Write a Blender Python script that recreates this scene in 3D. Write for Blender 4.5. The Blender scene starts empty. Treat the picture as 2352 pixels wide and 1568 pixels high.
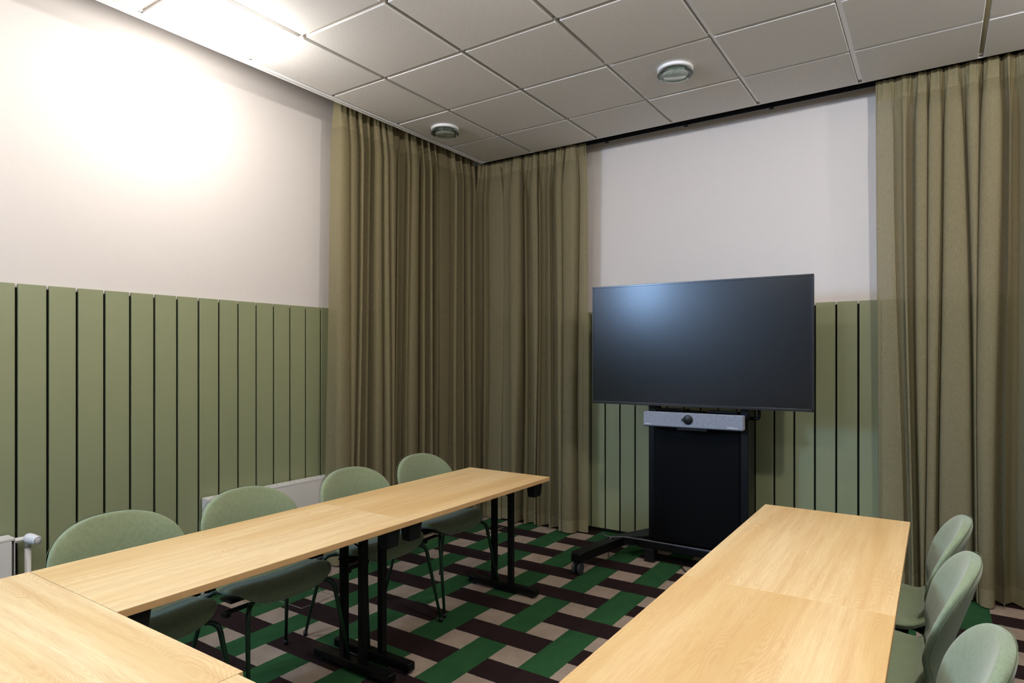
import bpy, bmesh, math, random
from mathutils import Vector, Matrix
random.seed(7)
C = bpy.context.scene.collection
PI = math.pi

# ---------------------------------------------------------------- geometry helpers
def tag(o, label=None, cat=None, group=None, kind=None):
    if label: o['label'] = label
    if cat: o['category'] = cat
    if group: o['group'] = group
    if kind: o['kind'] = kind
    return o

def empty(name, loc=(0, 0, 0), rz=0.0):
    o = bpy.data.objects.new(name, None)
    o.empty_display_size = 0.1
    o.location = loc
    o.rotation_euler = (0, 0, rz)
    C.objects.link(o)
    return o

class MB:
    """collects shapes of one part into one mesh"""
    def __init__(self):
        self.bm = bmesh.new()
    def _bevel(self, verts, b, seg=2):
        if b <= 0: return
        es = set()
        for v in verts:
            for e in v.link_edges: es.add(e)
        bmesh.ops.bevel(self.bm, geom=list(es), offset=b, segments=seg, affect='EDGES', profile=0.6)
    def box(self, x0, x1, y0, y1, z0, z1, b=0.0, seg=2, mi=0, rot=None, piv=None):
        co = [(x0, y0, z0), (x1, y0, z0), (x1, y1, z0), (x0, y1, z0), (x0, y0, z1), (x1, y0, z1), (x1, y1, z1), (x0, y1, z1)]
        if rot is not None:
            p = Vector(piv) if piv else Vector(((x0 + x1) / 2, (y0 + y1) / 2, (z0 + z1) / 2))
            co = [tuple(rot @ (Vector(c) - p) + p) for c in co]
        vs = [self.bm.verts.new(c) for c in co]
        for f in ((0, 3, 2, 1), (4, 5, 6, 7), (0, 1, 5, 4), (1, 2, 6, 5), (2, 3, 7, 6), (3, 0, 4, 7)):
            fc = self.bm.faces.new([vs[i] for i in f]); fc.material_index = mi
        self._bevel(vs, b, seg)
        return self
    def prism(self, pts, z0, z1, b=0.0, seg=2):
        """pts: ccw list of (x,y)"""
        lo = [self.bm.verts.new((x, y, z0)) for x, y in pts]
        hi = [self.bm.verts.new((x, y, z1)) for x, y in pts]
        self.bm.faces.new(lo[::-1]); self.bm.faces.new(hi)
        n = len(pts)
        for i in range(n):
            self.bm.faces.new((lo[i], lo[(i + 1) % n], hi[(i + 1) % n], hi[i]))
        self._bevel(lo + hi, b, seg)
        return self
    def tube(self, pts, r, n=12, cap=True):
        pts = [Vector(p) for p in pts]
        rs = r if isinstance(r, (list, tuple)) else [r] * len(pts)
        rings = []; up = None
        for i, p in enumerate(pts):
            if i == 0: t = pts[1] - p
            elif i == len(pts) - 1: t = p - pts[i - 1]
            else: t = (pts[i + 1] - p).normalized() + (p - pts[i - 1]).normalized()
            t.normalize()
            if up is None:
                up = Vector((0, 0, 1)) if abs(t.z) < 0.9 else Vector((1, 0, 0))
            a = t.cross(up).normalized(); bb = a.cross(t).normalized(); up = bb
            rings.append([self.bm.verts.new(p + (a * math.cos(2 * PI * k / n) + bb * math.sin(2 * PI * k / n)) * rs[i]) for k in range(n)])
        for i in range(len(rings) - 1):
            for k in range(n):
                f = self.bm.faces.new((rings[i][k], rings[i][(k + 1) % n], rings[i + 1][(k + 1) % n], rings[i + 1][k])); f.smooth = True
        if cap:
            self.bm.faces.new(rings[0][::-1]); self.bm.faces.new(rings[-1])
        return self
    def lathe(self, prof, loc=(0, 0, 0), n=48, axis='z', mat=None, smooth=True):
        """prof: list of (r, h); open ends are closed when r==0"""
        M = mat if mat is not None else Matrix.Identity(4)
        rows = []
        for r, h in prof:
            if r <= 1e-6:
                rows.append([self.bm.verts.new(M @ (Vector((0, 0, h))) + Vector(loc))])
            else:
                rows.append([self.bm.verts.new(M @ Vector((r * math.cos(2 * PI * k / n), r * math.sin(2 * PI * k / n), h)) + Vector(loc)) for k in range(n)])
        for i in range(len(rows) - 1):
            A, B = rows[i], rows[i + 1]
            for k in range(n):
                k2 = (k + 1) % n
                if len(A) == 1 and len(B) == 1: continue
                if len(A) == 1: f = self.bm.faces.new((A[0], B[k], B[k2]))
                elif len(B) == 1: f = self.bm.faces.new((A[k], B[0], A[k2]))
                else: f = self.bm.faces.new((A[k], B[k], B[k2], A[k2]))
                f.smooth = smooth
        return self
    def build(self, name, mats, parent=None, loc=None, smooth=False):
        bmesh.ops.recalc_face_normals(self.bm, faces=self.bm.faces)
        me = bpy.data.meshes.new(name)
        self.bm.to_mesh(me); self.bm.free()
        if smooth:
            for p in me.polygons: p.use_smooth = True
        if not isinstance(mats, (list, tuple)): mats = [mats]
        for m in mats: me.materials.append(m)
        o = bpy.data.objects.new(name, me)
        C.objects.link(o)
        if parent is not None: o.parent = parent
        if loc is not None: o.location = loc
        return o

def fillet(pts, rad, n=6):
    """round the corners of a polyline"""
    pts = [Vector(p) for p in pts]
    out = [pts[0]]
    for i in range(1, len(pts) - 1):
        a = (pts[i - 1] - pts[i]); b = (pts[i + 1] - pts[i])
        r = min(rad, a.length * 0.48, b.length * 0.48)
        p0 = pts[i] + a.normalized() * r; p1 = pts[i] + b.normalized() * r
        for k in range(n + 1):
            t = k / n
            out.append(p0 * (1 - t) ** 2 + pts[i] * 2 * t * (1 - t) + p1 * t * t)
    out.append(pts[-1])
    return out

def copy_tree(o, parent=None):
    kids = [c for c in bpy.data.objects if c.parent is o]
    c = o.copy(); C.objects.link(c); c.parent = parent
    for ch in kids: copy_tree(ch, c)
    return c

# ---------------------------------------------------------------- material helpers
class NT:
    def __init__(self, name):
        self.m = bpy.data.materials.new(name); self.m.use_nodes = True
        self.t = self.m.node_tree; self.n = self.t.nodes; self.l = self.t.links
        self.b = self.n['Principled BSDF']; self.out = self.n['Material Output']
    def new(self, ty, **kw):
        nd = self.n.new(ty)
        for k, v in kw.items(): setattr(nd, k, v)
        return nd
    def val(self, sock, v):
        if hasattr(v, 'is_output') or isinstance(v, bpy.types.NodeSocket): self.l.new(v, sock)
        else: sock.default_value = v
    def math(self, op, a, b=None, c=None):
        nd = self.new('ShaderNodeMath', operation=op)
        self.val(nd.inputs[0], a)
        if b is not None: self.val(nd.inputs[1], b)
        if c is not None: self.val(nd.inputs[2], c)
        return nd.outputs[0]
    def coords(self):
        return self.new('ShaderNodeTexCoord').outputs['Object']
    def mapping(self, vec, scale=(1, 1, 1), loc=(0, 0, 0)):
        nd = self.new('ShaderNodeMapping'); self.l.new(vec, nd.inputs[0])
        nd.inputs['Scale'].default_value = scale; nd.inputs['Location'].default_value = loc
        return nd.outputs[0]
    def noise(self, vec, scale, detail=2.0, rough=0.5, dist=0.0):
        nd = self.new('ShaderNodeTexNoise'); self.l.new(vec, nd.inputs['Vector'])
        nd.inputs['Scale'].default_value = scale; nd.inputs['Detail'].default_value = detail
        nd.inputs['Roughness'].default_value = rough; nd.inputs['Distortion'].default_value = dist
        return nd.outputs['Fac']
    def ramp(self, fac, stops):
        nd = self.new('ShaderNodeValToRGB'); self.l.new(fac, nd.inputs[0])
        el = nd.color_ramp.elements
        while len(el) < len(stops): el.new(0.5)
        for e, (p, c) in zip(el, stops): e.position = p; e.color = tuple(c) + (1,)
        return nd.outputs[0]
    def mix(self, fac, a, b, blend='MIX'):
        nd = self.new('ShaderNodeMix', data_type='RGBA', blend_type=blend)
        self.val(nd.inputs[0], fac)
        for s, v in ((nd.inputs[6], a), (nd.inputs[7], b)):
            if isinstance(v, bpy.types.NodeSocket): self.l.new(v, s)
            else: s.default_value = tuple(v) + (1,) if len(v) == 3 else v
        return nd.outputs[2]
    def bump(self, h, strength=0.2, dist=0.002):
        nd = self.new('ShaderNodeBump'); self.l.new(h, nd.inputs['Height'])
        nd.inputs['Strength'].default_value = strength; nd.inputs['Distance'].default_value = dist
        self.l.new(nd.outputs[0], self.b.inputs['Normal'])
    def color(self, c):
        if isinstance(c, bpy.types.NodeSocket): self.l.new(c, self.b.inputs['Base Color'])
        else: self.b.inputs['Base Color'].default_value = tuple(c) + (1,)
    def set(self, **kw):
        for k, v in kw.items(): self.val(self.b.inputs[k.replace('_', ' ')], v)
        return self

def lin(r, g, b):
    f = lambda c: (c / 255 / 12.92) if c <= 10 else ((c / 255 + 0.055) / 1.055) ** 2.4
    return (f(r), f(g), f(b))

def plain(name, col, rough=0.5, metal=0.0, spec=0.5, noise=0.0, nscale=300, bump=0.0):
    t = NT(name); t.set(Roughness=rough, Metallic=metal); t.b.inputs['Specular IOR Level'].default_value = spec
    if noise > 0 or bump > 0:
        f = t.noise(t.coords(), nscale, 2)
        if noise > 0:
            t.color(t.mix(f, tuple(c * (1 - noise) for c in col), tuple(min(1, c * (1 + noise)) for c in col)))
        else: t.color(col)
        if bump > 0: t.bump(f, bump, 0.001)
    else: t.color(col)
    return t.m

M = {}
M['wall'] = plain('wall_paint', (0.71, 0.655, 0.617), 0.85, noise=0.015, nscale=25, bump=0.03, spec=0.2)
M['taupe'] = plain('taupe_paint', (0.36, 0.33, 0.30), 0.85, noise=0.015, nscale=25, spec=0.2)  # for unseen walls only, tone chosen to dim bounce light and screen reflections
M['panel'] = plain('wainscot_paint', (0.258, 0.276, 0.150), 0.42, noise=0.03, nscale=6, spec=0.5)
M['groove'] = plain('groove_black', (0.006, 0.008, 0.005), 0.9, spec=0.1)
M['white'] = plain('white_enamel', (0.74, 0.70, 0.65), 0.35, noise=0.01, nscale=10)
M['plastic_white'] = plain('white_plastic', (0.80, 0.80, 0.80), 0.4, noise=0.01, nscale=10)
M['black'] = plain('black_powder_coat', (0.0025, 0.0025, 0.003), 0.40, spec=0.25, noise=0.1, nscale=400, bump=0.05)
M['black_matt'] = plain('black_matt', (0.0012, 0.0012, 0.0014), 0.55, spec=0.10, noise=0.05, nscale=60)
M['black_plastic'] = plain('black_plastic', (0.006, 0.006, 0.0075), 0.38, spec=0.35, noise=0.05, nscale=80)
M['grey_rubber'] = plain('grey_rubber', (0.025, 0.026, 0.031), 0.6, noise=0.05, nscale=80)
M['green_metal'] = plain('green_metal', (0.006, 0.030, 0.012), 0.35, noise=0.05, nscale=300, bump=0.03)
M['steel'] = plain('brushed_steel', (0.6, 0.6, 0.6), 0.3, metal=1.0, noise=0.05, nscale=60)
M['cable_grey'] = plain('grey_cable', (0.10, 0.10, 0.12), 0.5, noise=0.03, nscale=60)
M['rail'] = plain('rail_black', (0.006, 0.006, 0.009), 0.35, noise=0.05, nscale=60)
M['red'] = plain('red_plastic', (0.30, 0.01, 0.01), 0.4, noise=0.02, nscale=60)
M['slot'] = plain('slot_shade_and_marks', (0.10, 0.10, 0.10), 0.7, noise=0.02, nscale=60)  # dark grey stands for shade inside the radiator slots; dial marks share it
M['logo'] = plain('logo_print', (0.75, 0.75, 0.78), 0.5, noise=0.02, nscale=60)
M['wood_edge'] = plain('table_edge_band', lin(205, 163, 112), 0.4, noise=0.10, nscale=30)

def mat_bar():
    t = NT('ceiling_t_bar'); t.color((0.52, 0.50, 0.46)); t.set(Metallic=0.85, Roughness=0.17)
    t.bump(t.noise(t.coords(), 8, 2), 0.05, 0.002)
    return t.m
M['tbar'] = mat_bar()
M['concrete'] = plain('bare_concrete', (0.16, 0.155, 0.15), 0.9, noise=0.15, nscale=8)  # unseen slab and ceiling back, darkened to cut bounce light in the slot

def mat_tile():
    t = NT('ceiling_tile')
    co = t.coords()
    f = t.noise(co, 260, 3, 0.7)
    t.color(t.ramp(f, [(0.32, (0.60, 0.575, 0.55)), (0.50, (0.76, 0.735, 0.71)), (0.70, (0.80, 0.775, 0.75))]))
    t.set(Roughness=0.85); t.b.inputs['Specular IOR Level'].default_value = 0.25
    t.bump(f, 0.12, 0.001)
    return t.m
M['tile'] = mat_tile()

def mat_wood():
    t = NT('light_oak_laminate')
    oi = t.new('ShaderNodeObjectInfo')
    add = t.new('ShaderNodeVectorMath', operation='MULTIPLY_ADD')
    t.l.new(oi.outputs['Location'], add.inputs[0]); add.inputs[1].default_value = (3.7, 5.3, 0)
    t.l.new(t.coords(), add.inputs[2])
    co = add.outputs[0]
    # warp for cathedral figures, grain along X
    base = t.noise(t.mapping(co, (0.62, 4.6, 1)), 1.25, 2.5, 0.45, 0.15)
    rings = t.math('SINE', t.math('MULTIPLY', base, 290.0))
    lines = t.math('POWER', t.math('ABSOLUTE', rings), 3.0)
    gate = t.math('MULTIPLY', lines, t.ramp(t.noise(t.mapping(co, (1.5, 7, 1)), 1.0, 2), [(0.36, (0, 0, 0)), (0.62, (1, 1, 1))]))
    streak = t.noise(t.mapping(co, (2.2, 42, 1)), 1.0, 4, 0.6)
    fiber = t.noise(t.mapping(co, (14, 420, 1)), 1.0, 3, 0.65)
    board = t.noise(t.mapping(co, (0.55, 5.5, 1)), 1.0, 1, 0.4)
    c0 = t.ramp(board, [(0.33, lin(216, 180, 122)), (0.50, lin(229, 197, 143)), (0.68, lin(236, 208, 158))])
    c1 = t.mix(t.math('MULTIPLY', t.ramp(streak, [(0.40, (0, 0, 0)), (0.70, (1, 1, 1))]), 0.55), c0, lin(205, 160, 105))
    c2 = t.mix(t.math('MULTIPLY', t.math('MULTIPLY', gate, t.math('ADD', fiber, 0.45)), 0.40), c1, lin(196, 148, 94))
    c3 = t.mix(t.math('MULTIPLY', t.ramp(fiber, [(0.45, (0, 0, 0)), (0.75, (1, 1, 1))]), 0.30), c2, lin(188, 140, 88))
    t.color(c3)
    t.set(Roughness=0.42); t.b.inputs['Specular IOR Level'].default_value = 0.4
    t.bump(t.math('ADD', fiber, t.math('MULTIPLY', lines, 0.3)), 0.06, 0.0006)
    return t.m
M['wood'] = mat_wood()

def mat_fabric(name, c_lo, c_hi, s=520):
    t = NT(name); co = t.coords()
    n1 = t.noise(co, s, 2, 0.6); n2 = t.noise(co, 60, 2)
    f = t.math('ADD', t.math('MULTIPLY', n1, 0.8), t.math('MULTIPLY', n2, 0.2))
    t.color(t.ramp(f, [(0.33, c_lo), (0.66, c_hi)]))
    t.set(Roughness=0.85); t.b.inputs['Specular IOR Level'].default_value = 0.2
    t.b.inputs['Sheen Weight'].default_value = 0.35; t.b.inputs['Sheen Roughness'].default_value = 0.45
    t.bump(n1, 0.35, 0.0008)
    return t.m
M['fabric'] = mat_fabric('sage_wool', (0.150, 0.185, 0.100), (0.262, 0.312, 0.190))
M['fabric_back'] = mat_fabric('sage_wool_back', (0.150, 0.185, 0.100), (0.262, 0.312, 0.190))
M['seam'] = plain('seam_thread', (0.10, 0.12, 0.06), 0.9, noise=0.1, nscale=200)
M['mesh_grey'] = mat_fabric('speaker_cloth', (0.13, 0.145, 0.185), (0.33, 0.36, 0.44), 330)

def mat_curtain():
    t = NT('olive_sheer_curtain'); co = t.coords()
    sep = t.new('ShaderNodeSeparateXYZ'); t.l.new(co, sep.inputs[0])
    ns = t.noise(t.mapping(co, (140, 140, 900)), 1.0, 2, 0.6)
    nv = t.noise(t.mapping(co, (900, 900, 40)), 1.0, 2, 0.6)
    f = t.math('ADD', t.math('MULTIPLY', ns, 0.5), t.math('MULTIPLY', nv, 0.5))
    col = t.ramp(f, [(0.36, (0.205, 0.172, 0.090)), (0.64, (0.345, 0.295, 0.172))])
    t.color(col); t.set(Roughness=0.9); t.b.inputs['Specular IOR Level'].default_value = 0.12
    t.bump(f, 0.25, 0.0006)
    trl = t.new('ShaderNodeBsdfTranslucent'); t.l.new(col, trl.inputs[0])
    m1 = t.new('ShaderNodeMixShader'); m1.inputs[0].default_value = 0.20
    t.l.new(t.b.outputs[0], m1.inputs[1]); t.l.new(trl.outputs[0], m1.inputs[2])
    tr = t.new('ShaderNodeBsdfTransparent'); tr.inputs[0].default_value = (0.95, 0.9, 0.78, 1)
    # the hem and the gathered header are sewn double, so they let less through
    z = sep.outputs[2]
    single = t.math('MULTIPLY', t.math('GREATER_THAN', z, 0.11), t.math('LESS_THAN', z, 3.03))
    tf = t.math('MULTIPLY_ADD', single, 0.19, 0.02)
    m2 = t.new('ShaderNodeMixShader'); t.l.new(tf, m2.inputs[0])
    t.l.new(m1.outputs[0], m2.inputs[1]); t.l.new(tr.outputs[0], m2.inputs[2])
    t.l.new(m2.outputs[0], t.out.inputs['Surface'])
    return t.m
M['curtain'] = mat_curtain()

def mat_carpet():
    t = NT('basket_weave_carpet'); co = t.coords()
    jig = t.new('ShaderNodeTexNoise'); t.l.new(co, jig.inputs['Vector']); jig.inputs['Scale'].default_value = 130; jig.inputs['Detail'].default_value = 1
    ad = t.new('ShaderNodeVectorMath', operation='MULTIPLY_ADD')
    t.l.new(jig.outputs['Color'], ad.inputs[0]); ad.inputs[1].default_value = (0.006, 0.006, 0); t.l.new(co, ad.inputs[2])
    sep = t.new('ShaderNodeSeparateXYZ'); t.l.new(ad.outputs[0], sep.inputs[0])
    A = t.math('FLOOR', t.math('DIVIDE', t.math('SUBTRACT', sep.outputs[0], 1.614), 0.1693))
    B = t.math('FLOOR', t.math('DIVIDE', t.math('SUBTRACT', sep.outputs[1], -0.524), 0.1659))
    aodd = t.math('FLOORED_MODULO', A, 2.0)
    bodd = t.math('FLOORED_MODULO', B, 2.0)
    both = t.math('MULTIPLY', aodd, bodd)
    m4 = t.math('COMPARE', t.math('FLOORED_MODULO', t.math('ADD', A, B), 4.0), 2.0, 0.1)
    # brown: (bodd and not aodd) or (both and m4);  green: (aodd and not bodd) or (both and not m4)
    brown = t.math('ADD', t.math('MULTIPLY', bodd, t.math('SUBTRACT', 1.0, aodd)), t.math('MULTIPLY', both, m4))
    green = t.math('ADD', t.math('MULTIPLY', aodd, t.math('SUBTRACT', 1.0, bodd)), t.math('MULTIPLY', both, t.math('SUBTRACT', 1.0, m4)))
    fn = t.noise(co, 420, 3, 0.7); bn = t.noise(co, 9, 2)
    v = t.math('MULTIPLY_ADD', fn, 0.7, t.math('MULTIPLY', bn, 0.3))
    beige = t.ramp(v, [(0.30, (0.22, 0.165, 0.125)), (0.65, (0.43, 0.335, 0.265))])
    gr = t.ramp(v, [(0.30, (0.014, 0.054, 0.018)), (0.65, (0.029, 0.102, 0.037))])
    br = t.ramp(v, [(0.30, (0.012, 0.006, 0.006)), (0.65, (0.027, 0.0145, 0.0145))])
    c = t.mix(green, t.mix(brown, beige, br), gr)
    t.color(c); t.set(Roughness=0.95); t.b.inputs['Specular IOR Level'].default_value = 0.1
    t.bump(fn, 0.5, 0.002)
    return t.m
M['carpet'] = mat_carpet()

def mat_screen():
    t = NT('anti_glare_screen'); t.color((0.003, 0.003, 0.0034)); t.set(Roughness=0.23)
    t.b.inputs['Specular IOR Level'].default_value = 0.45
    return t.m
M['screen'] = mat_screen()
M['bezel'] = plain('display_bezel', (0.012, 0.012, 0.014), 0.22, noise=0.03, nscale=60)

def mat_glass(name, frost):
    t = NT(name)
    gl = t.new('ShaderNodeBsdfGlossy'); gl.inputs['Roughness'].default_value = 0.06; gl.inputs[0].default_value = (0.9, 0.95, 0.92, 1)
    tr = t.new('ShaderNodeBsdfTransparent'); tr.inputs[0].default_value = (0.80, 0.86, 0.81, 1)
    df = t.new('ShaderNodeBsdfDiffuse'); df.inputs[0].default_value = (0.42, 0.46, 0.41, 1)
    m1 = t.new('ShaderNodeMixShader'); m1.inputs[0].default_value = frost; t.l.new(tr.outputs[0], m1.inputs[1]); t.l.new(df.outputs[0], m1.inputs[2])
    fr = t.new('ShaderNodeFresnel'); fr.inputs[0].default_value = 1.5
    fac = t.math('MULTIPLY_ADD', t.noise(t.coords(), 20, 1), 0.01, fr.outputs[0])
    m2 = t.new('ShaderNodeMixShader'); t.l.new(fac, m2.inputs[0]); t.l.new(m1.outputs[0], m2.inputs[1]); t.l.new(gl.outputs[0], m2.inputs[2])
    t.l.new(m2.outputs[0], t.out.inputs['Surface'])
    return t.m
M['glass'] = mat_glass('clear_glass', 0.10)
M['glass_frost'] = mat_glass('frosted_glass', 0.55)

def mat_emit(name, col, s):
    t = NT(name); t.color((0.8, 0.8, 0.8)); t.b.inputs['Emission Color'].default_value = tuple(col) + (1,)
    t.b.inputs['Emission Strength'].default_value = s
    f = t.math('MULTIPLY_ADD', t.noise(t.coords(), 10, 1), 0.01, s)
    t.l.new(f, t.b.inputs['Emission Strength'])
    return t.m

# ---------------------------------------------------------------- dimensions (metres; x across, y towards the display wall)
CAM = (3.390, -3.973, 1.44)
XL = -0.265      # face of the wainscot on the left wall
YB = 0.774       # face of the wainscot on the display wall
ZC = 3.145       # plane of the ceiling grid
XR, YN = 5.9, -6.6
XT, YT = 0.110, 0.490   # edges of the suspended ceiling
ZTOP = 3.75
PT = 0.016       # thickness of the wainscot boards

# ---------------------------------------------------------------- shell
def S(o): o['kind'] = 'structure'; return o
S(MB().box(XL - 0.3, XR + 0.2, YN - 0.2, YB + 0.3, -0.15, 0.0).build('floor', M['carpet']))
S(MB().box(XL - PT - 0.2, XL - PT, YN, YB + PT + 0.2, -0.1, ZTOP).build('wall_left', M['wall']))
S(MB().box(XL - PT, XR, YB + PT, YB + PT + 0.2, -0.1, ZTOP).build('wall_back', M['wall']))
S(MB().box(XR, XR + 0.2, YN, YB + PT + 0.2, -0.1, ZTOP).build('wall_right', M['taupe']))
S(MB().box(XL - PT - 0.2, XR + 0.2, YN - 0.2, YN, -0.1, ZTOP).build('wall_front', M['taupe']))

def wainscot(name, grooves, lo, hi, fixed, ztop, axis):
    """vertical boards with open grooves on a dark backing"""
    mb = MB()
    g = 0.0062
    cuts = [lo] + grooves + [hi]
    z0 = 0.028
    for i in range(len(cuts) - 1):
        a = cuts[i] + (g if i else 0); b = cuts[i + 1] - (g if i < len(cuts) - 2 else 0)
        if axis == 'y': mb.box(fixed - PT + 0.002, fixed, a, b, z0, ztop, b=0.0012, seg=1)
        else: mb.box(a, b, fixed, fixed + PT - 0.002, z0, ztop, b=0.0012, seg=1)
    if axis == 'y': mb.box(fixed - PT, fixed - PT + 0.003, lo, hi, 0.0, ztop - 0.018, mi=1)
    else: mb.box(lo, hi, fixed + PT - 0.003, fixed + PT, 0.0, ztop - 0.018, mi=1)
    return S(mb.build(name, [M['panel'], M['groove']]))

gl = [-2.774 + 0.1288 * k for k in range(-29, 27)]
gl = [g for g in gl if g < YB - 0.02]
wainscot('wainscot_left', gl, YN, YB, XL, 1.790, 'y')
gb = [1.001 + 0.1308 * k for k in range(-9, 38)]
gb = [g for g in gb if XL + 0.03 < g < XR - 0.02]
wainscot('wainscot_back', gb, XL, XR, YB, 1.808, 'x')

# suspended ceiling: recessed tiles between reflective T bars
mb = MB()
vs = [XT + 0.020] + [0.6 * j for j in range(1, 10)] + [XR - 0.02]
us = [YT - 0.004] + [-0.6 * i for i in range(0, 11)] + [YN + 0.02]
DROP = 0.013
for i in range(len(us) - 1):
    for j in range(len(vs) - 1):
        x0 = vs[j] + (0.012 if j else 0.0); x1 = vs[j + 1] - 0.012
        y1 = us[i] - (0.012 if i else 0.0); y0 = us[i + 1] + 0.012
        dz = random.uniform(-0.0012, 0.0012)
        mb.box(x0, x1, y0, y1, ZC - DROP + dz, ZC + 0.012, b=0.0028, seg=1)
for y in us[1:-1]: mb.box(XT, XR, y - 0.012, y + 0.012, ZC, ZC + 0.03, mi=1)
for x in vs[1:-1]: mb.box(x - 0.012, x + 0.012, YN, YT, ZC - 0.0006, ZC + 0.03, mi=1)
mb.box(XT, XR, YN, YT, ZC + 0.030, ZC + 0.05, mi=2)
S(mb.build('ceiling', [M['tile'], M['tbar'], M['concrete']]))
S(MB().box(XL - PT, XR, YN, YB + PT, ZTOP, ZTOP + 0.1).build('ceiling_slab', M['concrete']))
# white edge profile along the open slot beside the left wall
mb = MB()
mb.box(XT - 0.026, XT + 0.004, YN, YT, ZC - 0.016, ZC + 0.0)
mb.box(XT - 0.029, XT - 0.026, YN, YT, ZC - 0.018, ZC + 0.045, b=0.001, seg=1)
S(mb.build('trim_1', M['plastic_white']))
mb = MB()
mb.box(XT, XR, YT - 0.002, YT + 0.004, ZC - 0.013, ZC + 0.045, b=0.001, seg=1)
S(mb.build('trim_2', M['white']))
# low white baseboard strip on the left, dark gap on the display wall
S(MB().box(XL, XL + 0.006, YN, YB, 0.0, 0.012, b=0.002, seg=1).build('baseboard_left', M['plastic_white']))

# ---------------------------------------------------------------- curtains
def curtain(name, p0, p1, nrm, seed, label, group, flare0=0.0, flare1=0.0, flat=(), wmin=0.055, wmax=0.112, amp=0.054, zt=ZC + 0.01, zb=0.012, lean=0.0):
    """p0->p1 along the rail, nrm = direction into the room"""
    rnd = random.Random(seed)
    p0 = Vector(p0); p1 = Vector(p1); nrm = Vector(nrm)
    L = (p1 - p0).length; d = (p1 - p0).normalized()
    # folds: (start, end, amplitude, drift, sharpness)
    s = 0.0; folds = []
    for a, b in flat:
        pass
    while s < L - 0.02:
        inflat = any(a <= s < b for a, b in flat)
        w = rnd.uniform(wmin, wmax)
        A = amp * rnd.uniform(0.7, 1.15) * min(1.0, w / 0.065)
        if rnd.random() < 0.14: w = rnd.uniform(0.10, 0.14); A = amp * rnd.uniform(0.3, 0.6)
        if inflat: w = 0.10; A = 0.007
        e = min(L, s + w)
        if L - e < 0.03: e = L
        folds.append((s, e, A)); s = e
    nb = len(folds) + 1
    drift = [0.0] + [rnd.uniform(-0.055, 0.055) for _ in range(nb - 2)] + [0.0]
    drift2 = [0.0] + [rnd.uniform(-0.010, 0.010) for _ in range(nb - 2)] + [0.0]
    side = [rnd.uniform(0.3, 1.1) * rnd.choice((-1, 1)) for _ in folds]
    sharp = [rnd.uniform(0.55, 1.1) for _ in folds]
    offs = [rnd.uniform(-0.010, 0.010) for _ in folds]
    zb_f = [rnd.uniform(-0.006, 0.010) for _ in folds]
    rows = [0, .006, .012, .02, .03, .045, .06, .08, .10, .13, .17, .22] + [0.28 + 0.06 * k for k in range(10)] + [.86, .89, .92, .94, .96, .975, .985, .993, 1.0]
    K = 18
    bm = bmesh.new(); grid = []
    H = zt - zb
    for q in rows:                       # q=0 bottom, 1 top
        row = []
        B = [0.0] * nb
        for i in range(nb):
            s0 = folds[i][0] if i < len(folds) else L
            B[i] = s0 + drift[i] * (1 - q) + drift2[i] * math.sin(q * 5 + i)
            t = s0 / L
            B[i] += (-flare0 * (1 - t) + flare1 * t) * (1 - q) ** 1.5
        for i in range(1, nb):
            if B[i] < B[i - 1] + 0.016: B[i] = B[i - 1] + 0.016
        env = 0.30 + 0.70 * min(1, (1 - q) / 0.10) if q > 0.9 else 1.0
        env *= 1.0 + 0.22 * (1 - q) ** 2
        for i, (s0, e0, A) in enumerate(folds):
            w = B[i + 1] - B[i]
            n = K if i < len(folds) - 1 else K + 1
            for k in range(n):
                t = k / K
                ph = 2 * PI * t
                prof = math.sin(PI * t) ** sharp[i]
                bot = 0.012 * math.sin(9 * q + i * 2.3) * (1 - q) ** 6
                dep = (prof - 0.5) * 2 * A * env + offs[i] * math.sin(ph * 0.5) * env + bot * prof
                lat = -side[i] * w * 0.55 * math.sin(ph) * 0.6 * min(1, env) + w * 0.06 * math.sin(2 * ph)
                # gathered header tape: tight little pleats near the top
                if q > 0.955:
                    g = min(1, (q - 0.955) / 0.02)
                    dep += 0.009 * g * math.sin((B[i] + w * t) * 2 * PI / 0.021 + math.sin(i * 3.1) * 2)
                    lat += 0.003 * g * math.sin((B[i] + w * t) * 2 * PI / 0.031)
                p = p0 + d * (B[i] + w * t + lat) + nrm * (dep + lean * q ** 3)
                z = zb + H * q + (zb_f[i] * (1 - abs(2 * t - 1)) * max(0, 1 - q * 12))
                row.append(bm.verts.new((p.x, p.y, z)))
        grid.append(row)
    for r in range(len(grid) - 1):
        for c in range(len(grid[0]) - 1):
            f = bm.faces.new((grid[r][c], grid[r][c + 1], grid[r + 1][c + 1], grid[r + 1][c])); f.smooth = True
    bmesh.ops.recalc_face_normals(bm, faces=bm.faces)
    me = bpy.data.meshes.new(name); bm.to_mesh(me); bm.free(); me.materials.append(M['curtain'])
    o = bpy.data.objects.new(name, me); C.objects.link(o)
    tag(o, label, 'curtain', group)
    return o
G = 'olive curtains hanging on the ceiling rails'
curtain('curtain', (-0.062, -1.000, 0), (-0.062, 0.548, 0), (1, 0, 0), 11, 'olive curtain on the left wall, running from the white wall into the dark corner', G, flare0=0.05, zt=ZC + 0.13, amp=0.070)
curtain('curtain', (-0.150, 0.632, 0), (1.055, 0.632, 0), (0, -1, 0), 5, 'olive curtain on the display wall between the corner and the television', G, flat=((1.045, 1.3),), flare1=-0.01, lean=0.040, amp=0.070)
curtain('curtain', (3.075, 0.630, 0), (5.2, 0.630, 0), (0, -1, 0), 31, 'wide olive curtain right of the television, behind the right-hand chairs', G, flat=((0.0, 0.10),), wmin=0.060, wmax=0.125, amp=0.058, flare0=-0.02, lean=0.040)

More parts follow.
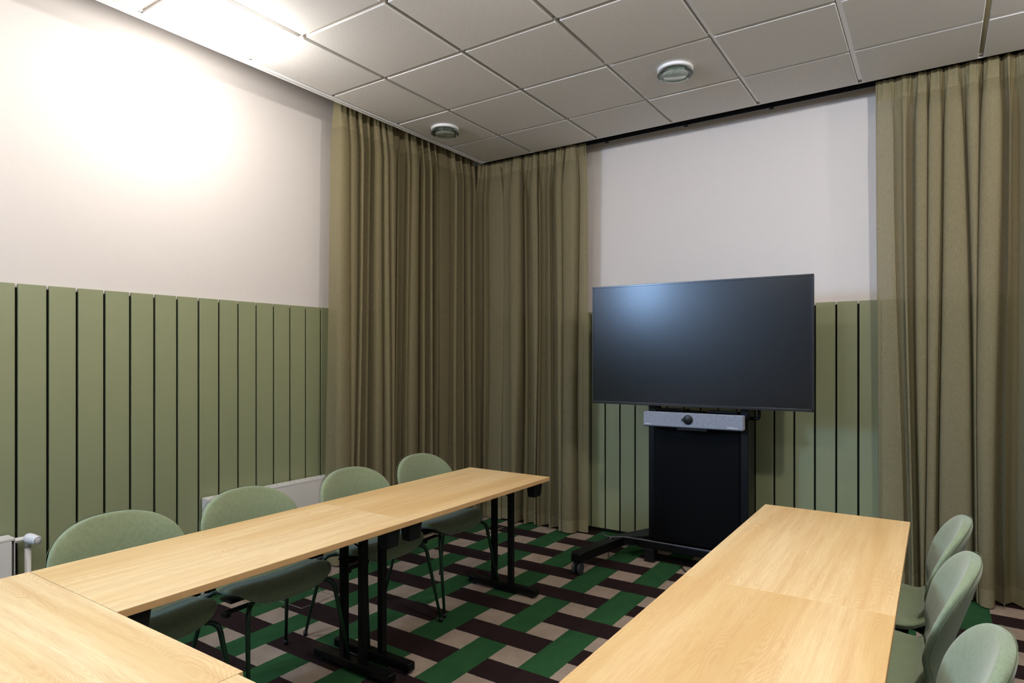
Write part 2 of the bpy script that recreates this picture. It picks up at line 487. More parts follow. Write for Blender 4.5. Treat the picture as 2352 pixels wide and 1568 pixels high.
# rails
def rail(name, a, b, label, glide):
    a = Vector(a); b = Vector(b); d = (b - a)
    mb = MB()
    if abs(d.x) > abs(d.y): mb.box(a.x, b.x, a.y - 0.008, a.y + 0.008, a.z - 0.020, a.z + 0.03, b=0.003, seg=1)
    else: mb.box(a.x - 0.014, a.x + 0.014, a.y, b.y, a.z - 0.022, a.z + 0.03, b=0.003, seg=1)
    o = mb.build(name, M['rail']); tag(o, label, 'curtain rail', 'curtain rails')
    for g in glide:
        MB().box(g - 0.014, g + 0.014, a.y - 0.008, a.y + 0.008, a.z - 0.034, a.z - 0.019, b=0.003, seg=1).build('glider', M['rail'], o)
    return o
rail('curtain_rail', (0.0, 0.632, ZC + 0.022), (5.2, 0.632, ZC + 0.022), 'black curtain rail under the ceiling on the display wall, bare above the television', (1.215, 1.855, 2.452))
rail('curtain_rail', (-0.072, -1.0, ZC + 0.155), (-0.072, 0.57, ZC + 0.155), 'black curtain rail hidden in the slot beside the left wall', ())

# ---------------------------------------------------------------- round ceiling lights
def make_light(label, lit):
    r = empty('ceiling_light'); tag(r, label, 'ceiling light', 'round glass ceiling lights')
    z = 0.0
    MB().lathe([(0, 0.0), (0.098, 0.0), (0.102, -0.003), (0.102, -0.013), (0.098, -0.018), (0.080, -0.018), (0.074, -0.010), (0.0, -0.010)]).build('housing', M['lamp_glow'] if lit else M['plastic_white'], r)  # when lit the housing glows too, so its ring drowns in the glare
    MB().lathe([(0, -0.0095), (0.072, -0.0095), (0.070, -0.0115), (0, -0.0115)]).build('diffuser', M['lamp_on'] if lit else M['lamp_off'], r)
    MB().lathe([(0.070, -0.038), (0.101, -0.038), (0.103, -0.040), (0.103, -0.042), (0.101, -0.044), (0.070, -0.044), (0.070, -0.038)]).build('glass_rim', M['lamp_glow'] if lit else M['glass'], r)
    MB().lathe([(0, -0.038), (0.070, -0.038), (0.070, -0.044), (0, -0.044)]).build('glass_disc', M['lamp_glow'] if lit else M['glass_frost'], r)
    for a in (55, 175, 295):
        x, y = 0.088 * math.cos(math.radians(a)), 0.088 * math.sin(math.radians(a))
        MB().lathe([(0, -0.016), (0.003, -0.016), (0.003, -0.045), (0.006, -0.045), (0.006, -0.049), (0, -0.050)], (x, y, 0), n=12).build('pin', M['steel'], r)
    return r
M['lamp_glow'] = mat_emit('lit_lamp_parts', (1.0, 0.94, 0.86), 3.0)
M['lamp_on'] = mat_emit('lamp_diffuser_lit', (1.0, 0.93, 0.84), 12.0)
M['lamp_off'] = plain('lamp_diffuser_off', (0.30, 0.33, 0.30), 0.4, noise=0.02, nscale=40)
LP = [((0.365, -0.349), 0, 'unlit round glass ceiling light near the curtained corner'),
      ((2.117, -0.349), 0, 'unlit round glass ceiling light above the television side of the room'),
      ((0.355, -2.10), 1, 'lit round ceiling light beside the bright patch on the left wall'),
      ((4.50, -0.349), 1, 'lit round ceiling light outside the picture, above the right curtain'),
      ((3.90, -2.10), 1, 'lit round ceiling light outside the picture, above the right-hand chairs'),
      ((2.12, -3.90), 1, 'lit round ceiling light outside the picture, above the near table'),
      ((2.12, -2.10), 1, 'lit round ceiling light outside the picture, above the space between the tables'),
      ((0.355, -3.90), 1, 'lit round ceiling light outside the picture, above the bottom left table')]
POWER = {2: 29.0, 3: 18.0, 4: 100.0, 5: 34.0, 6: 12.0, 7: 29.0}
for i, ((x, y), lit, lab) in enumerate(LP):
    r = make_light(lab, lit)
    r.location = (x, y, ZC - DROP)
    if lit:
        L = bpy.data.lights.new('lamp', 'POINT'); L.energy = POWER[i]; L.color = (1.0, 0.955, 0.905); L.shadow_soft_size = 0.06
        lo = bpy.data.objects.new('lamp', L); lo.location = (x, y, ZC - DROP - 0.115); C.objects.link(lo)

# ---------------------------------------------------------------- tables
TL, TW, TH, TT = 1.204, 0.60, 0.720, 0.024
def make_table():
    r = empty('folding_table')
    mb = MB(); mb.box(-TL / 2, TL / 2, -TW / 2, TW / 2, TH - TT, TH, b=0.0022, seg=2)
    for f in mb.bm.faces: f.material_index = 0 if f.calc_center_median().z > TH - 0.0024 else 1
    mb.build('tabletop', [M['wood'], M['wood_edge']], r)
    for sx in (-1, 1):
        x = sx * (TL / 2 - 0.060)
        mb = MB()
        for y in (-0.062, 0.062):
            mb.box(x - 0.016, x + 0.016, y - 0.016, y + 0.016, 0.052, TH - TT - 0.030, b=0.004)
        mb.box(x - 0.018, x + 0.018, -0.20, 0.20, TH - TT - 0.032, TH - TT - 0.001, b=0.003)
        lf = mb.build('leg_frame', M['black'], r)
        mb = MB().box(x - 0.024, x + 0.024, -0.250, 0.250, 0.012, 0.054, b=0.010, seg=3)
        mb.build('foot_bar', M['black'], lf)
        for y in (-0.215, 0.215):
            MB().lathe([(0, 0.0), (0.014, 0.0), (0.016, 0.004), (0.012, 0.010), (0.006, 0.016), (0, 0.016)], (x, y, 0), n=20).build('leveller', M['black_plastic'], lf)
        for y, y2 in ((-0.062, 0.02), (0.062, -0.02)):
            MB().tube([(x - sx * 0.005, y, TH - 0.150), (x - sx * 0.155, y * 0.9, TH - TT - 0.004)], 0.0045, 8).build('brace', M['black'], lf)
        MB().tube([(x, -0.062, TH - 0.125), (x, 0.062, TH - 0.060)], 0.0045, 8).build('brace', M['black'], lf)
        for sy in (-1, 1):
            xx = sx * (TL / 2 - 0.070); yy = sy * (TW / 2 - 0.064)
            mb = MB()
            mb.box(xx - 0.044, xx + 0.044, yy - 0.032, yy + 0.032, TH - TT - 0.088, TH - TT - 0.001, b=0.012, seg=3)
            for v in mb.bm.verts:
                if v.co.z < TH - TT - 0.045: v.co.x = xx + (v.co.x - xx) * 0.84; v.co.y = yy + (v.co.y - yy) * 0.84
            mb.box(xx - 0.036, xx + 0.036, yy - 0.09 if sy > 0 else yy - 0.026, yy + 0.026 if sy > 0 else yy + 0.09, TH - TT - 0.014, TH - TT - 0.001, b=0.003)
            mb.build('corner_stop', M['black_plastic'], r)
    mb = MB()
    for y in (-0.20, 0.20): mb.box(-TL / 2 + 0.10, TL / 2 - 0.10, y - 0.012, y + 0.012, TH - TT - 0.026, TH - TT - 0.001, b=0.002)
    mb.build('under_rail', M['black'], r)
    return r
T0 = make_table()
tabs = [((1.168, -1.300), PI / 2, 'oak-topped folding table at the far end of the left row, nearest the curtained corner'),
        ((1.168, -2.505), PI / 2, 'oak-topped folding table of the left row that touches the near cross table'),
        ((2.9965, -1.3175), PI / 2, 'oak-topped folding table at the far end of the right row, nearest the television'),
        ((2.9965, -2.5215), PI / 2, 'oak-topped folding table of the right row, the one nearer the camera'),
        ((1.4690, -3.4095), 0.0, 'oak-topped folding table across the bottom left corner, its grain running sideways'),
        ((2.6745, -3.4240), 0.0, 'oak-topped folding table closing the near side, only its corner tip in view at the bottom')]
for i, ((x, y), rz, lab) in enumerate(tabs):
    o = T0 if i == 0 else copy_tree(T0)
    o.location = (x, y, 0); o.rotation_euler = (0, 0, rz)
    tag(o, lab, 'table', 'folding tables set in a U')

# ---------------------------------------------------------------- chairs
PROF = [(0.156, 0.408), (0.158, 0.432), (0.144, 0.451), (0.105, 0.461), (0.052, 0.458), (0.000, 0.450), (-0.048, 0.448), (-0.088, 0.456),
        (-0.116, 0.478), (-0.134, 0.512), (-0.152, 0.562), (-0.172, 0.622), (-0.192, 0.685), (-0.210, 0.742), (-0.226, 0.792), (-0.236, 0.830)]
def cat(pts, t):
    n = len(pts) - 1; x = max(0, min(n - 1e-6, t * n)); i = int(x); f = x - i
    g = lambda k: pts[max(0, min(n, k))]
    out = []
    for c in range(len(pts[0])):
        a, b, cc, d = g(i - 1)[c], g(i)[c], g(i + 1)[c], g(i + 2)[c]
        out.append(0.5 * (2 * b + (cc - a) * f + (2 * a - 5 * b + 4 * cc - d) * f * f + (3 * b - a - 3 * cc + d) * f ** 3))
    return out
# arc length table
NS = 200
PP = [cat(PROF, k / NS) for k in range(NS + 1)]
AL = [0.0]
for k in range(NS): AL.append(AL[-1] + math.dist(PP[k], PP[k + 1]))
TOT = AL[-1]
def at(s):
    s = max(0, min(TOT, s)); lo = 0
    for k in range(NS):
        if AL[k + 1] >= s: lo = k; break
    f = (s - AL[lo]) / max(1e-9, AL[lo + 1] - AL[lo])
    a, b = PP[lo], PP[lo + 1]
    tx, tz = b[0] - a[0], b[1] - a[1]; n = math.hypot(tx, tz)
    return a[0] + (b[0] - a[0]) * f, a[1] + (b[1] - a[1]) * f, tx / n, tz / n
def sf(x): x = max(0, min(1, x)); return x * x * (3 - 2 * x)
WST = TOT * 0.475     # where seat turns into back
def halfw(s):
    if s < 0.13: e = 1 - s / 0.13; return 0.245 * (1 - e ** 2.6 * 0.50)
    if s < WST: return 0.245 - 0.045 * sf((s - 0.20) / (WST - 0.20))
    top = 0.18
    w = 0.200 + 0.050 * sf((s - WST) / 0.20)
    if s > TOT - top:
        e = (s - (TOT - top)) / top
        w = 0.250 * max(0.0, 1 - e ** 2.35) ** (1 / 2.35)
    return w
def shell(s0, s1, ns, cap0, cap1):
    """closed cushion: front and back skins sampled over (s, t)"""
    bm = bmesh.new(); nt = 22
    TH2 = 0.021
    ring_rows = []
    for i in range(ns + 1):
        u = i / ns
        s = s0 + (s1 - s0) * u
        if cap1: s = s0 + (s1 - s0) * math.sin(u * PI / 2) ** 0.9 if u > 0 else s0
        x, z, tx, tz = at(s)
        nx, nz = tz, -tx            # outward (room side up / front)
        nx, nz = (-nx, -nz) if (nz if abs(tx) > abs(tz) else nx) < 0 else (nx, nz)
        w = halfw(s)
        if cap1 and i == ns: w = 0.0
        back = sf((s - WST) / 0.10)
        seatf = 1 - back
        frontcurl = 1 - sf(s / 0.10)
        row = []
        for side in (1, -1):
            for j in range(nt + 1):
                a = j / nt if side == 1 else 1 - j / nt
                c = -math.cos(a * PI) * 0.5 + 0.5
                y = -w + 2 * w * c
                q = (y / w) if w > 1e-6 else 0.0
                edge = max(0.0, 1 - abs(q) ** 6) ** 0.5
                if cap0 and s < 0.03: edge *= (0.45 + 0.55 * (s / 0.03)) if s > 0 else 0.35
                if cap1: edge *= max(0.0, 1 - u ** 6) ** 0.5
                th = TH2 * edge * side
                bow = (0.048 + 0.026 * (1 - (s - WST) / (TOT - WST))) * (y / 0.25) ** 2 * back             # back hugs the sitter
                dish = 0.016 * (q * q) * seatf * (1 - frontcurl) - 0.012 * (q * q) * frontcurl * seatf
                px = x + nx * (th + dish) + bow
                pz = z + nz * (th + dish)
                row.append((px, y, pz))
        ring_rows.append(row)
    vr = []
    for i, row in enumerate(ring_rows):
        vr.append([bm.verts.new(c) for c in row])
    n = len(vr[0])
    for i in range(len(vr) - 1):
        for k in range(n):
            k2 = (k + 1) % n
            try:
                f = bm.faces.new((vr[i][k], vr[i][k2], vr[i + 1][k2], vr[i + 1][k])); f.smooth = True
            except ValueError: pass
    # close the two ends
    half = nt + 1
    for rr in (vr[0], vr[-1]):
        for j in range(nt):
            a, b, c, d = rr[j], rr[j + 1], rr[n - 2 - j], rr[n - 1 - j]
            try: bm.faces.new((a, b, c, d))
            except ValueError: pass
    bmesh.ops.remove_doubles(bm, verts=bm.verts, dist=0.00015)
    bmesh.ops.recalc_face_normals(bm, faces=bm.faces)
    return bm, ring_rows
def from_bm(bm, name, mat, parent):
    me = bpy.data.meshes.new(name); bm.to_mesh(me); bm.free(); me.materials.append(mat)
    for p in me.polygons: p.use_smooth = True
    o = bpy.data.objects.new(name, me); C.objects.link(o); o.parent = parent
    sub = o.modifiers.new('smooth', 'SUBSURF'); sub.levels = 1; sub.render_levels = 1
    return o
def make_chair():
    r = empty('upholstered_chair')
    bm, rr = shell(0.0, WST, 22, True, False)
    seat = from_bm(bm, 'seat', M['fabric'], r)
    bm, rr2 = shell(WST - 0.004, TOT, 30, False, True)
    back = from_bm(bm, 'backrest', M['fabric_back'], r)
    # stitched seam around the rear rim of the backrest
    for rows, par in ((rr2[1:-1], back), (rr[1:-1], seat)):
        lft = [Vector(row[0]) * 0.5 + Vector(row[-1]) * 0.5 for row in rows]
        nt = 22
        rgt = [Vector(row[nt]) * 0.5 + Vector(row[nt + 1]) * 0.5 for row in rows]
        def off(p, rows_i, sgn):
            return p
        if par is back:
            path = lft + rgt[::-1]
            MB().tube([p + Vector((-0.0125, 0, 0)) for p in path], 0.0009, 6).build('seam', M['seam'], par)
        else:
            for e in (lft, rgt): MB().tube([p + Vector((0, 0, -0.011)) for p in e], 0.0009, 6).build('seam', M['seam'], par)
    # green steel legs with a bend under the seat
    for sx, sy in ((1, 1), (1, -1), (-1, 1), (-1, -1)):
        if sx > 0: P = [(0.02, sy * 0.06, 0.424), (0.150, sy * 0.218, 0.418), (0.222, sy * 0.262, 0.012)]
        else: P = [(-0.02, sy * 0.06, 0.420), (-0.165, sy * 0.205, 0.415), (-0.248, sy * 0.258, 0.012)]
        pts = fillet(P, 0.045, 7)
        n = len(pts); rs = [0.0105 if k < n - 1 else 0.0075 for k in range(n)]
        lg = MB().tube(pts, rs, 14).build('leg', M['green_metal'], r)
        e = Vector(P[2])
        MB().lathe([(0, -0.012), (0.010, -0.012), (0.011, -0.006), (0.0105, 0.012), (0, 0.014)], e, n=16).build('glide', M['black_plastic'], lg)
    mb = MB().box(-0.13, 0.12, -0.115, 0.115, 0.408, 0.430, b=0.008)
    mb.box(-0.05, 0.03, -0.215, 0.215, 0.412, 0.426, b=0.004)
    mb.build('seat_frame', M['black'], r)
    mb = MB().box(0.060, 0.084, -0.262, -0.150, 0.398, 0.410, b=0.003)
    mb.box(0.054, 0.092, -0.276, -0.252, 0.388, 0.410, b=0.005)
    mb.build('linking_clip', M['black_plastic'], r)
    return r
CH = make_chair()
chairs = [((0.938, -2.790), 0, 0.0, 'sage green chair nearest the camera in the left row, beside the white radiator valve', 'L'),
          ((0.932, -2.225), 0, 0.0, 'sage green chair in the left row, second from the camera', 'L'),
          ((0.932, -1.590), 0, 0.0, 'sage green chair in the left row behind the seam between the two oak tables', 'L'),
          ((0.915, -1.015), 0, 0.0, 'sage green chair farthest along the left row, in front of the left curtain', 'L'),
          ((3.255, -1.035), PI, 0.0, 'sage green chair farthest from the camera in the right row, against the wide curtain', 'R'),
          ((3.257, -1.590), PI, 0.0, 'sage green chair in the middle of the three on the right', 'R'),
          ((3.285, -2.240), PI, 0.0, 'sage green chair nearest the camera in the right row, cut by the bottom edge', 'R')]
for i, ((x, y), rz, dr, lab, g) in enumerate(chairs):
    o = CH if i == 0 else copy_tree(CH)
    o.location = (x, y, 0); o.rotation_euler = (0, 0, rz + dr)
    tag(o, lab, 'chair', 'chairs along the left tables' if g == 'L' else 'chairs along the right tables')

# ---------------------------------------------------------------- television, stand, conference bar
TVR = math.radians(2.35)
tv = empty('television', (2.0645, 0.1475, 0), TVR)
tag(tv, 'large black flat-screen television with a blue glare in its upper left corner', 'television')
W2, Z0, Z1 = 0.7185, 1.108, 1.934
mb = MB().box(-W2, W2, 0.0, 0.034, Z0, Z1, b=0.003)
mb.build('housing', M['black_plastic'], tv)
mb = MB()
bz = 0.011
mb.box(-W2, W2, -0.006, 0.002, Z1 - bz, Z1 + 0.001, b=0.0015); mb.box(-W2, W2, -0.006, 0.002, Z0 - 0.001, Z0 + 0.016, b=0.0015)
mb.box(-W2 - 0.001, -W2 + bz, -0.006, 0.002, Z0, Z1, b=0.0015); mb.box(W2 - bz, W2 + 0.001, -0.006, 0.002, Z0, Z1, b=0.0015)
mb.build('bezel', M['bezel'], tv)
MB().box(-W2 + bz - 0.001, W2 - bz + 0.001, -0.0035, 0.001, Z0 + 0.015, Z1 - bz + 0.001).build('screen', M['screen'], tv)
MB().box(-0.40, 0.40, 0.034, 0.068, 1.20, 1.75, b=0.01).build('rear_cover', M['black_plastic'], tv)

st = empty('display_stand', (2.075, 0.30, 0), 0)
tag(st, 'black wheeled display stand with a tall cabinet under the television', 'stand')
ca = MB().box(-0.325, 0.260, -0.045, 0.115, 0.165, 1.064, b=0.004).build('cabinet', M['black_matt'], st)
mb = MB().box(-0.255, 0.250, -0.0475, -0.044, 0.190, 0.870, b=0.0015); mb.build('door', M['black_matt'], ca)
MB().box(-0.255, 0.250, -0.0475, -0.044, 0.886, 1.020, b=0.0015).build('drawer_front', M['black_matt'], ca)
MB().box(0.262, 0.312, -0.045, 0.115, 0.165, 1.40, b=0.005).build('column', M['black'], st)
MB().box(-0.378, -0.327, -0.005, 0.115, 0.165, 1.40, b=0.005).build('column', M['black'], st)
MB().box(-0.30, 0.27, -0.060, 0.10, 1.25, 1.70, b=0.006).build('mounting_plate', M['black'], st)
MB().tube(fillet([(0.305, 0.03, 1.035), (0.362, 0.03, 1.035), (0.362, 0.03, 1.40), (0.305, 0.03, 1.40)], 0.02), 0.011, 12).build('push_handle', M['black'], st)
mb = MB().box(-0.44, 0.44, -0.060, -0.015, 0.096, 0.150, b=0.006); mb.build('cross_bar', M['black'], st)
MB().box(-0.40, 0.40, 0.02, 0.16, 0.110, 0.166, b=0.008).build('base_plate', M['black'], st)
for sx in (-1, 1):
    pts = [(sx * 0.40, 0.30), (sx * 0.47, 0.30), (sx * 0.625, -0.05), (sx * 0.700, -0.545), (sx * 0.685, -0.585), (sx * 0.632, -0.585), (sx * 0.615, -0.560), (sx * 0.545, -0.06), (sx * 0.40, 0.06)]
    if sx > 0: pts = pts[::-1]
    mb = MB().prism(pts[::1], 0.088, 0.150, b=0.008)
    for v in mb.bm.verts:
        if v.co.y < -0.50: v.co.z -= (v.co.z - 0.088) * 0.10 * min(1, (-0.50 - v.co.y) / 0.08)
    arm = mb.build('base_arm', M['black'], st)
    for (cx, cy) in ((sx * 0.655, -0.545), (sx * 0.445, 0.27)):
        yk = MB().box(cx - 0.008, cx + 0.008, cy - 0.028, cy + 0.020, 0.030, 0.084, b=0.004)
        yk.lathe([(0, 0.08), (0.012, 0.08), (0.012, 0.092), (0, 0.092)], (cx, cy, 0), n=16)
        ck = yk.build('caster', M['black_plastic'], st)
        for s2 in (-1, 1):
            R = Matrix.Rotation(PI / 2, 4, 'Y')
            MB().lathe([(0, -0.010), (0.034, -0.010), (0.040, -0.006), (0.0415, 0.0), (0.040, 0.006), (0.034, 0.010), (0.026, 0.0085), (0, 0.0085)], (cx + s2 * 0.0195, cy - 0.004, 0.0415), n=32, mat=R).build('wheel', M['grey_rubber'], ck)
MB().box(-0.395, -0.320, -0.055, 0.03, 0.0, 0.098, b=0.01).build('support_foot', M['black_plastic'], st)

bar = empty('conference_bar', (2.06, 0.116, 0), TVR)
tag(bar, 'grey cloth-fronted conference bar with a round black camera cover below the television', 'conference bar')
BZ0, BZ1 = 0.974, 1.066
MB().box(-0.325, 0.325, 0.0, 0.065, BZ0, BZ1, b=0.006, seg=3).build('cloth_front', M['mesh_grey'], bar)
MB().box(-0.322, 0.322, 0.004, 0.070, BZ0 - 0.006, BZ0 + 0.002, b=0.003).build('base', M['black_plastic'], bar)
MB().box(-0.10, 0.10, 0.010, 0.125, BZ0 - 0.022, BZ0 - 0.005, b=0.004).build('bracket', M['black'], bar)
R90 = Matrix.Rotation(PI / 2, 4, 'X')
cv = MB().lathe([(0, 0.010), (0.027, 0.010), (0.031, 0.007), (0.031, 0.0), (0, 0.0)], (-0.020, 0.0005, 1.026), n=40, mat=R90)
cv.box(-0.061, -0.045, -0.0085, 0.0, 1.017, 1.033, b=0.003)
cv.build('camera_cover', M['black_plastic'], bar)
def text(name, body, size, loc, parent, align):
    cu = bpy.data.curves.new(name, 'FONT'); cu.body = body; cu.size = size; cu.extrude = 0.0004; cu.align_x = align
    cu.materials.append(M['logo'])
    t = bpy.data.objects.new(name + '_curve', cu); C.objects.link(t)
    dg = bpy.context.evaluated_depsgraph_get(); dg.update()
    me = bpy.data.meshes.new_from_object(t.evaluated_get(dg))
    bpy.data.objects.remove(t); me.name = name
    o = bpy.data.objects.new(name, me); C.objects.link(o); o.parent = parent
    o.location = loc; o.rotation_euler = (PI / 2, 0, 0)
    return o
text('logo', 'BARCO', 0.0125, (-0.313, -0.0006, 0.983), bar, 'LEFT')
text('logo', 'ClickShare', 0.0155, (0.291, -0.0006, 0.983), bar, 'RIGHT')

# small devices and leads between the screen and the bar
pk = MB().box(-0.11, 0.11, -0.05, 0.05, 0, 0.016, b=0.004).build('adapter_box', M['bezel'], None)
pk.location = (1.865, 0.318, 1.0645); pk.rotation_euler = (0, 0, -0.25)
tag(pk, 'flat dark box lying on the stand cabinet behind the left half of the conference bar', 'adapter')
pd = MB().box(-0.10, 0.10, -0.032, 0.032, 0, 0.014, b=0.004).build('remote_control', M['black_plastic'], None)
pd.location = (2.215, 0.302, 1.0645)
MB().box(-0.098, -0.088, -0.0335, -0.030, 0.004, 0.010, b=0.001).build('indicator', M['red'], pd)
tag(pd, 'slim black remote with a red end, on the cabinet behind the conference bar', 'remote control')
def cable(pts, r, mat, label, n=8):
    o = MB().tube(fillet(pts, 0.05, 6), r, n).build('cable', mat); tag(o, label, 'cable', 'cables at the display stand'); return o
cable([(1.775, 0.21, 1.16), (1.752, 0.205, 1.10), (1.790, 0.205, 1.055), (1.86, 0.21, 1.02)], 0.0035, M['black_plastic'], 'black cable looping behind the left end of the conference bar, outermost of the pair')
cable([(1.800, 0.215, 1.16), (1.775, 0.215, 1.105), (1.815, 0.215, 1.06), (1.88, 0.215, 1.02)], 0.0035, M['black_plastic'], 'black cable looping behind the left end of the conference bar, innermost of the pair')
cable([(1.372, 0.215, 0.155), (1.410, 0.185, 0.1545), (1.470, 0.165, 0.1545), (1.525, 0.225, 0.1545), (1.62, 0.236, 0.153), (1.95, 0.236, 0.1535), (2.25, 0.236, 0.1535)], 0.0042, M['cable_grey'], 'grey cable lying over the left arm of the stand base')
cable([(1.470, 0.165, 0.154), (1.474, 0.130, 0.150), (1.470, 0.112, 0.10), (1.466, 0.125, 0.030), (1.47, 0.16, 0.006)], 0.0042, M['cable_grey'], 'grey cable end dropping from the left stand arm to the carpet')
cable([(1.93, 0.36, 0.10), (1.94, 0.25, 0.012), (2.02, 0.16, 0.0055), (2.12, 0.12, 0.0055), (2.30, 0.16, 0.0055), (2.42, 0.25, 0.0055)], 0.004, M['black_plastic'], 'black cable on the carpet under the stand cross bar')

# ---------------------------------------------------------------- radiators with valve
def radiator(y0, y1, label, top=0.600, bot=0.10, x1=-0.165):
    r = empty('radiator', (0, (y0 + y1) / 2, 0)); yc = (y0 + y1) / 2
    tag(r, label, 'radiator', 'white panel radiators on the left wall')
    a, b = y0 - yc, y1 - yc
    x0 = XL + 0.018
    MB().box(x1 - 0.012, x1, a + 0.006, b - 0.012, bot, top - 0.014, b=0.003).build('front_panel', M['white'], r)
    MB().box(x0, x0 + 0.012, a + 0.006, b - 0.006, bot, top - 0.014, b=0.003).build('rear_panel', M['white'], r)
    for yy in (a, b): MB().box(x0, x1 - 0.003, yy - 0.0015, yy + 0.0015, bot + 0.01, top - 0.004, b=0.001).build('side_cover', M['white'], r)
    mb = MB()
    mb.box(x0, x0 + 0.016, a, b, top - 0.012, top, b=0.002); mb.box(x1 - 0.022, x1 + 0.001, a, b, top - 0.014, top, b=0.003)
    n = int((b - a) / 0.045); st_ = (b - a) / n
    for k in range(n + 1):
        yy = a + k * st_
        w = 0.017 if 0 < k < n else 0.030
        mb.box(x0 + 0.012, x1 - 0.018, max(a, yy - w), min(b, yy + w), top - 0.008, top - 0.001, b=0.001, seg=1)
    mb.build('top_grille', M['white'], r)
    MB().box(x0 + 0.012, x1 - 0.013, a + 0.004, b - 0.004, bot + 0.01, top - 0.03).build('convector', M['slot'], r)
    for yy in (a + 0.12, b - 0.12): MB().box(XL, x0 + 0.002, yy - 0.015, yy + 0.015, 0.2, 0.5, b=0.002).build('wall_bracket', M['white'], r)
    return r
r1 = radiator(-4.25, -2.812, 'white panel radiator at the left edge with a thermostat valve on its end')
yc = (-4.25 - 2.812) / 2
vz = 0.575; vx = -0.208
b = -2.812 - yc
mb = MB()
RX = Matrix.Rotation(PI / 2, 4, 'X')
mb.tube([(vx, b, vz), (vx, b + 0.030, vz)], 0.008, 12)
mb.lathe([(0, 0.014), (0.011, 0.014), (0.013, 0.010), (0.013, -0.010), (0.011, -0.014), (0, -0.014)], (vx, b + 0.026, vz), n=6, mat=RX, smooth=False)
mb.tube([(vx, b + 0.028, vz), (vx, b + 0.058, vz), (vx, b + 0.068, vz - 0.016)], [0.011, 0.013, 0.013], 14)
mb.tube([(vx, b + 0.064, vz + 0.004), (vx, b + 0.064, vz - 0.045)], [0.013, 0.014], 14)
vb = mb.build('valve_body', M['white'], r1)
# thermostat head points into the room and slightly along the wall
dirv = Vector((0.80, 0.20, -0.06)).normalized()
Rh = dirv.to_track_quat('Z', 'Y').to_matrix().to_4x4()
hd = MB().lathe([(0, -0.004), (0.016, -0.004), (0.0225, 0.002), (0.0245, 0.012), (0.0245, 0.030), (0.0225, 0.040), (0.0205, 0.066), (0.0195, 0.071), (0, 0.072)], Vector((vx + 0.004, b + 0.062, vz + 0.002)), n=32, mat=Rh)
hd = hd.build('thermostat_head', M['plastic_white'], r1)
mb = MB()
for k in range(22):
    a = 2 * PI * k / 22
    c = Rh @ Vector((0.0165 * math.cos(a), 0.0165 * math.sin(a), 0.0722)) + Vector((vx + 0.004, b + 0.062, vz + 0.002))
    mb.box(c.x - 0.0011, c.x + 0.0011, c.y - 0.0011, c.y + 0.0011, c.z - 0.0011, c.z + 0.0011)
mb.build('dial_marks', M['slot'], hd)
MB().tube([(vx, b + 0.064, vz - 0.04), (vx, b + 0.064, 0.002)], 0.0135, 14).build('pipe', M['white'], r1)
r2 = radiator(-1.862, -0.560, 'long white panel radiator behind the left chairs, its far end covered by the curtain', top=0.598)
yc2 = (-1.862 - 0.560) / 2
mb = MB()
mb.tube(fillet([(-0.205, -1.862 - yc2 + 0.02, 0.14), (-0.205, -1.862 - yc2 - 0.02, 0.14), (-0.205, -1.862 - yc2 - 0.022, 0.002)], 0.03), 0.011, 14)
mb.build('pipe', M['plastic_white'], r2)

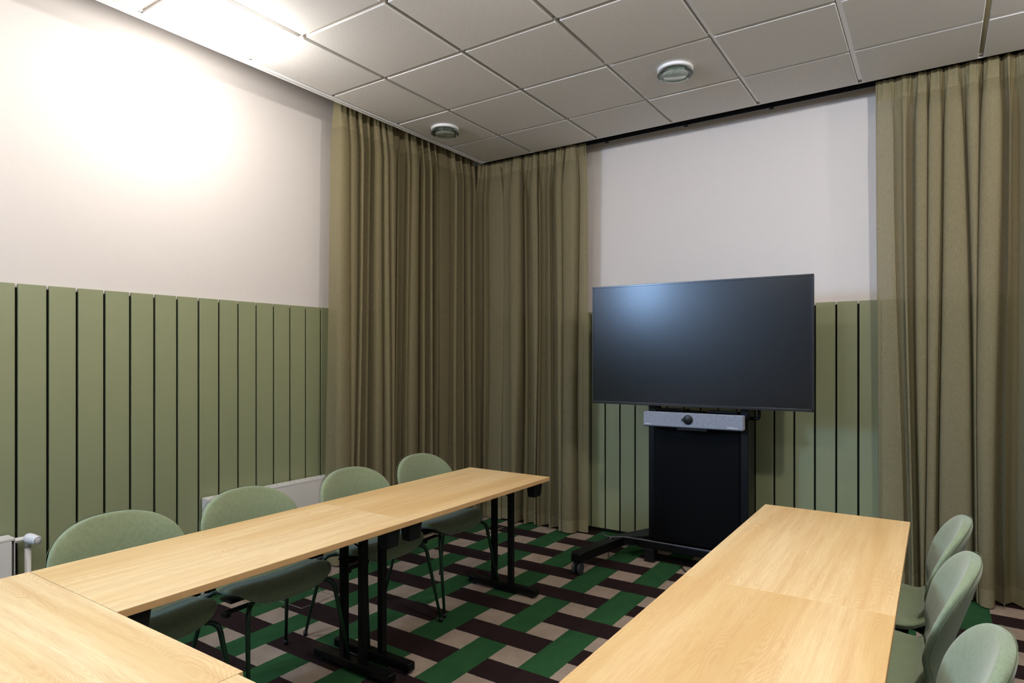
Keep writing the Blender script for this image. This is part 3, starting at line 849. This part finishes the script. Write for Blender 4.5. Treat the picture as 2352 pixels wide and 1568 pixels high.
# ---------------------------------------------------------------- floor service boxes
def floor_box(x0, x1, y0, y1, rz, label, wide):
    cx, cy = (x0 + x1) / 2, (y0 + y1) / 2
    r = empty('floor_box', (cx, cy, 0), rz); tag(r, label, 'floor box', 'service hatches let into the carpet')
    a, b = (x1 - x0) / 2, (y1 - y0) / 2; t = 0.0045
    mb = MB()
    mb.box(-a, a, -b, -b + t, 0.0, 0.0045, b=0.001, seg=1); mb.box(-a, a, b - t, b, 0.0, 0.0045, b=0.001, seg=1)
    mb.box(-a, -a + t, -b, b, 0.0, 0.0045, b=0.001, seg=1); mb.box(a - (0.02 if wide else t), a, -b, b, 0.0, 0.0045, b=0.001, seg=1)
    mb.build('frame', M['steel'], r)
    return r
floor_box(0.145, 0.385, -1.640, -1.395, 0.0, 'square steel-edged floor hatch beneath the seat of the second left chair', False)
floor_box(0.195, 0.375, 0.165, 0.415, 0.0, 'steel-edged floor hatch near the curtained corner behind the far table legs', True)

# ---------------------------------------------------------------- daylight from a window behind the camera, on the left
wf = MB()
wy0, wy1, wz0, wz1 = -6.30, -5.55, 2.25, 3.05
for (a, b_, c, d) in ((wy0 - .05, wy1 + .05, wz1, wz1 + .05), (wy0 - .05, wy1 + .05, wz0 - .05, wz0), (wy0 - .05, wy0, wz0, wz1), (wy1, wy1 + .05, wz0, wz1), ((wy0 + wy1) / 2 - .02, (wy0 + wy1) / 2 + .02, wz0, wz1)):
    wf.box(XL, XL + 0.05, a, b_, c, d, b=0.004)
S(wf.build('window_1', M['white']))
L = bpy.data.lights.new('daylight', 'AREA'); L.shape = 'RECTANGLE'; L.size = wz1 - wz0; L.size_y = wy1 - wy0
L.energy = 270.0; L.color = (0.36, 0.60, 1.0)
lo = bpy.data.objects.new('daylight', L); lo.location = (XL + 0.06, (wy0 + wy1) / 2, (wz0 + wz1) / 2); lo.rotation_euler = (0, -PI / 2, 0); C.objects.link(lo)

w = bpy.data.worlds.new('world'); bpy.context.scene.world = w; w.use_nodes = True
w.node_tree.nodes['Background'].inputs[0].default_value = (0.6, 0.7, 1.0, 1); w.node_tree.nodes['Background'].inputs[1].default_value = 0.05

# ---------------------------------------------------------------- camera
cd = bpy.data.cameras.new('camera'); cam = bpy.data.objects.new('camera', cd); C.objects.link(cam)
cam.location = CAM; cam.rotation_euler = (PI / 2, 0, 0.5900)
cd.sensor_width = 36.0; cd.sensor_fit = 'HORIZONTAL'; cd.lens = 36.0 * 1455 / 2352; cd.shift_y = 34.5 / 2352
cd.clip_start = 0.05; cd.clip_end = 60
sc = bpy.context.scene; sc.camera = cam
sc.view_settings.view_transform = 'Standard'; sc.view_settings.look = 'None'; sc.view_settings.gamma = 1.0
sc.view_settings.use_curve_mapping = False
sc.view_settings.exposure = 0.12
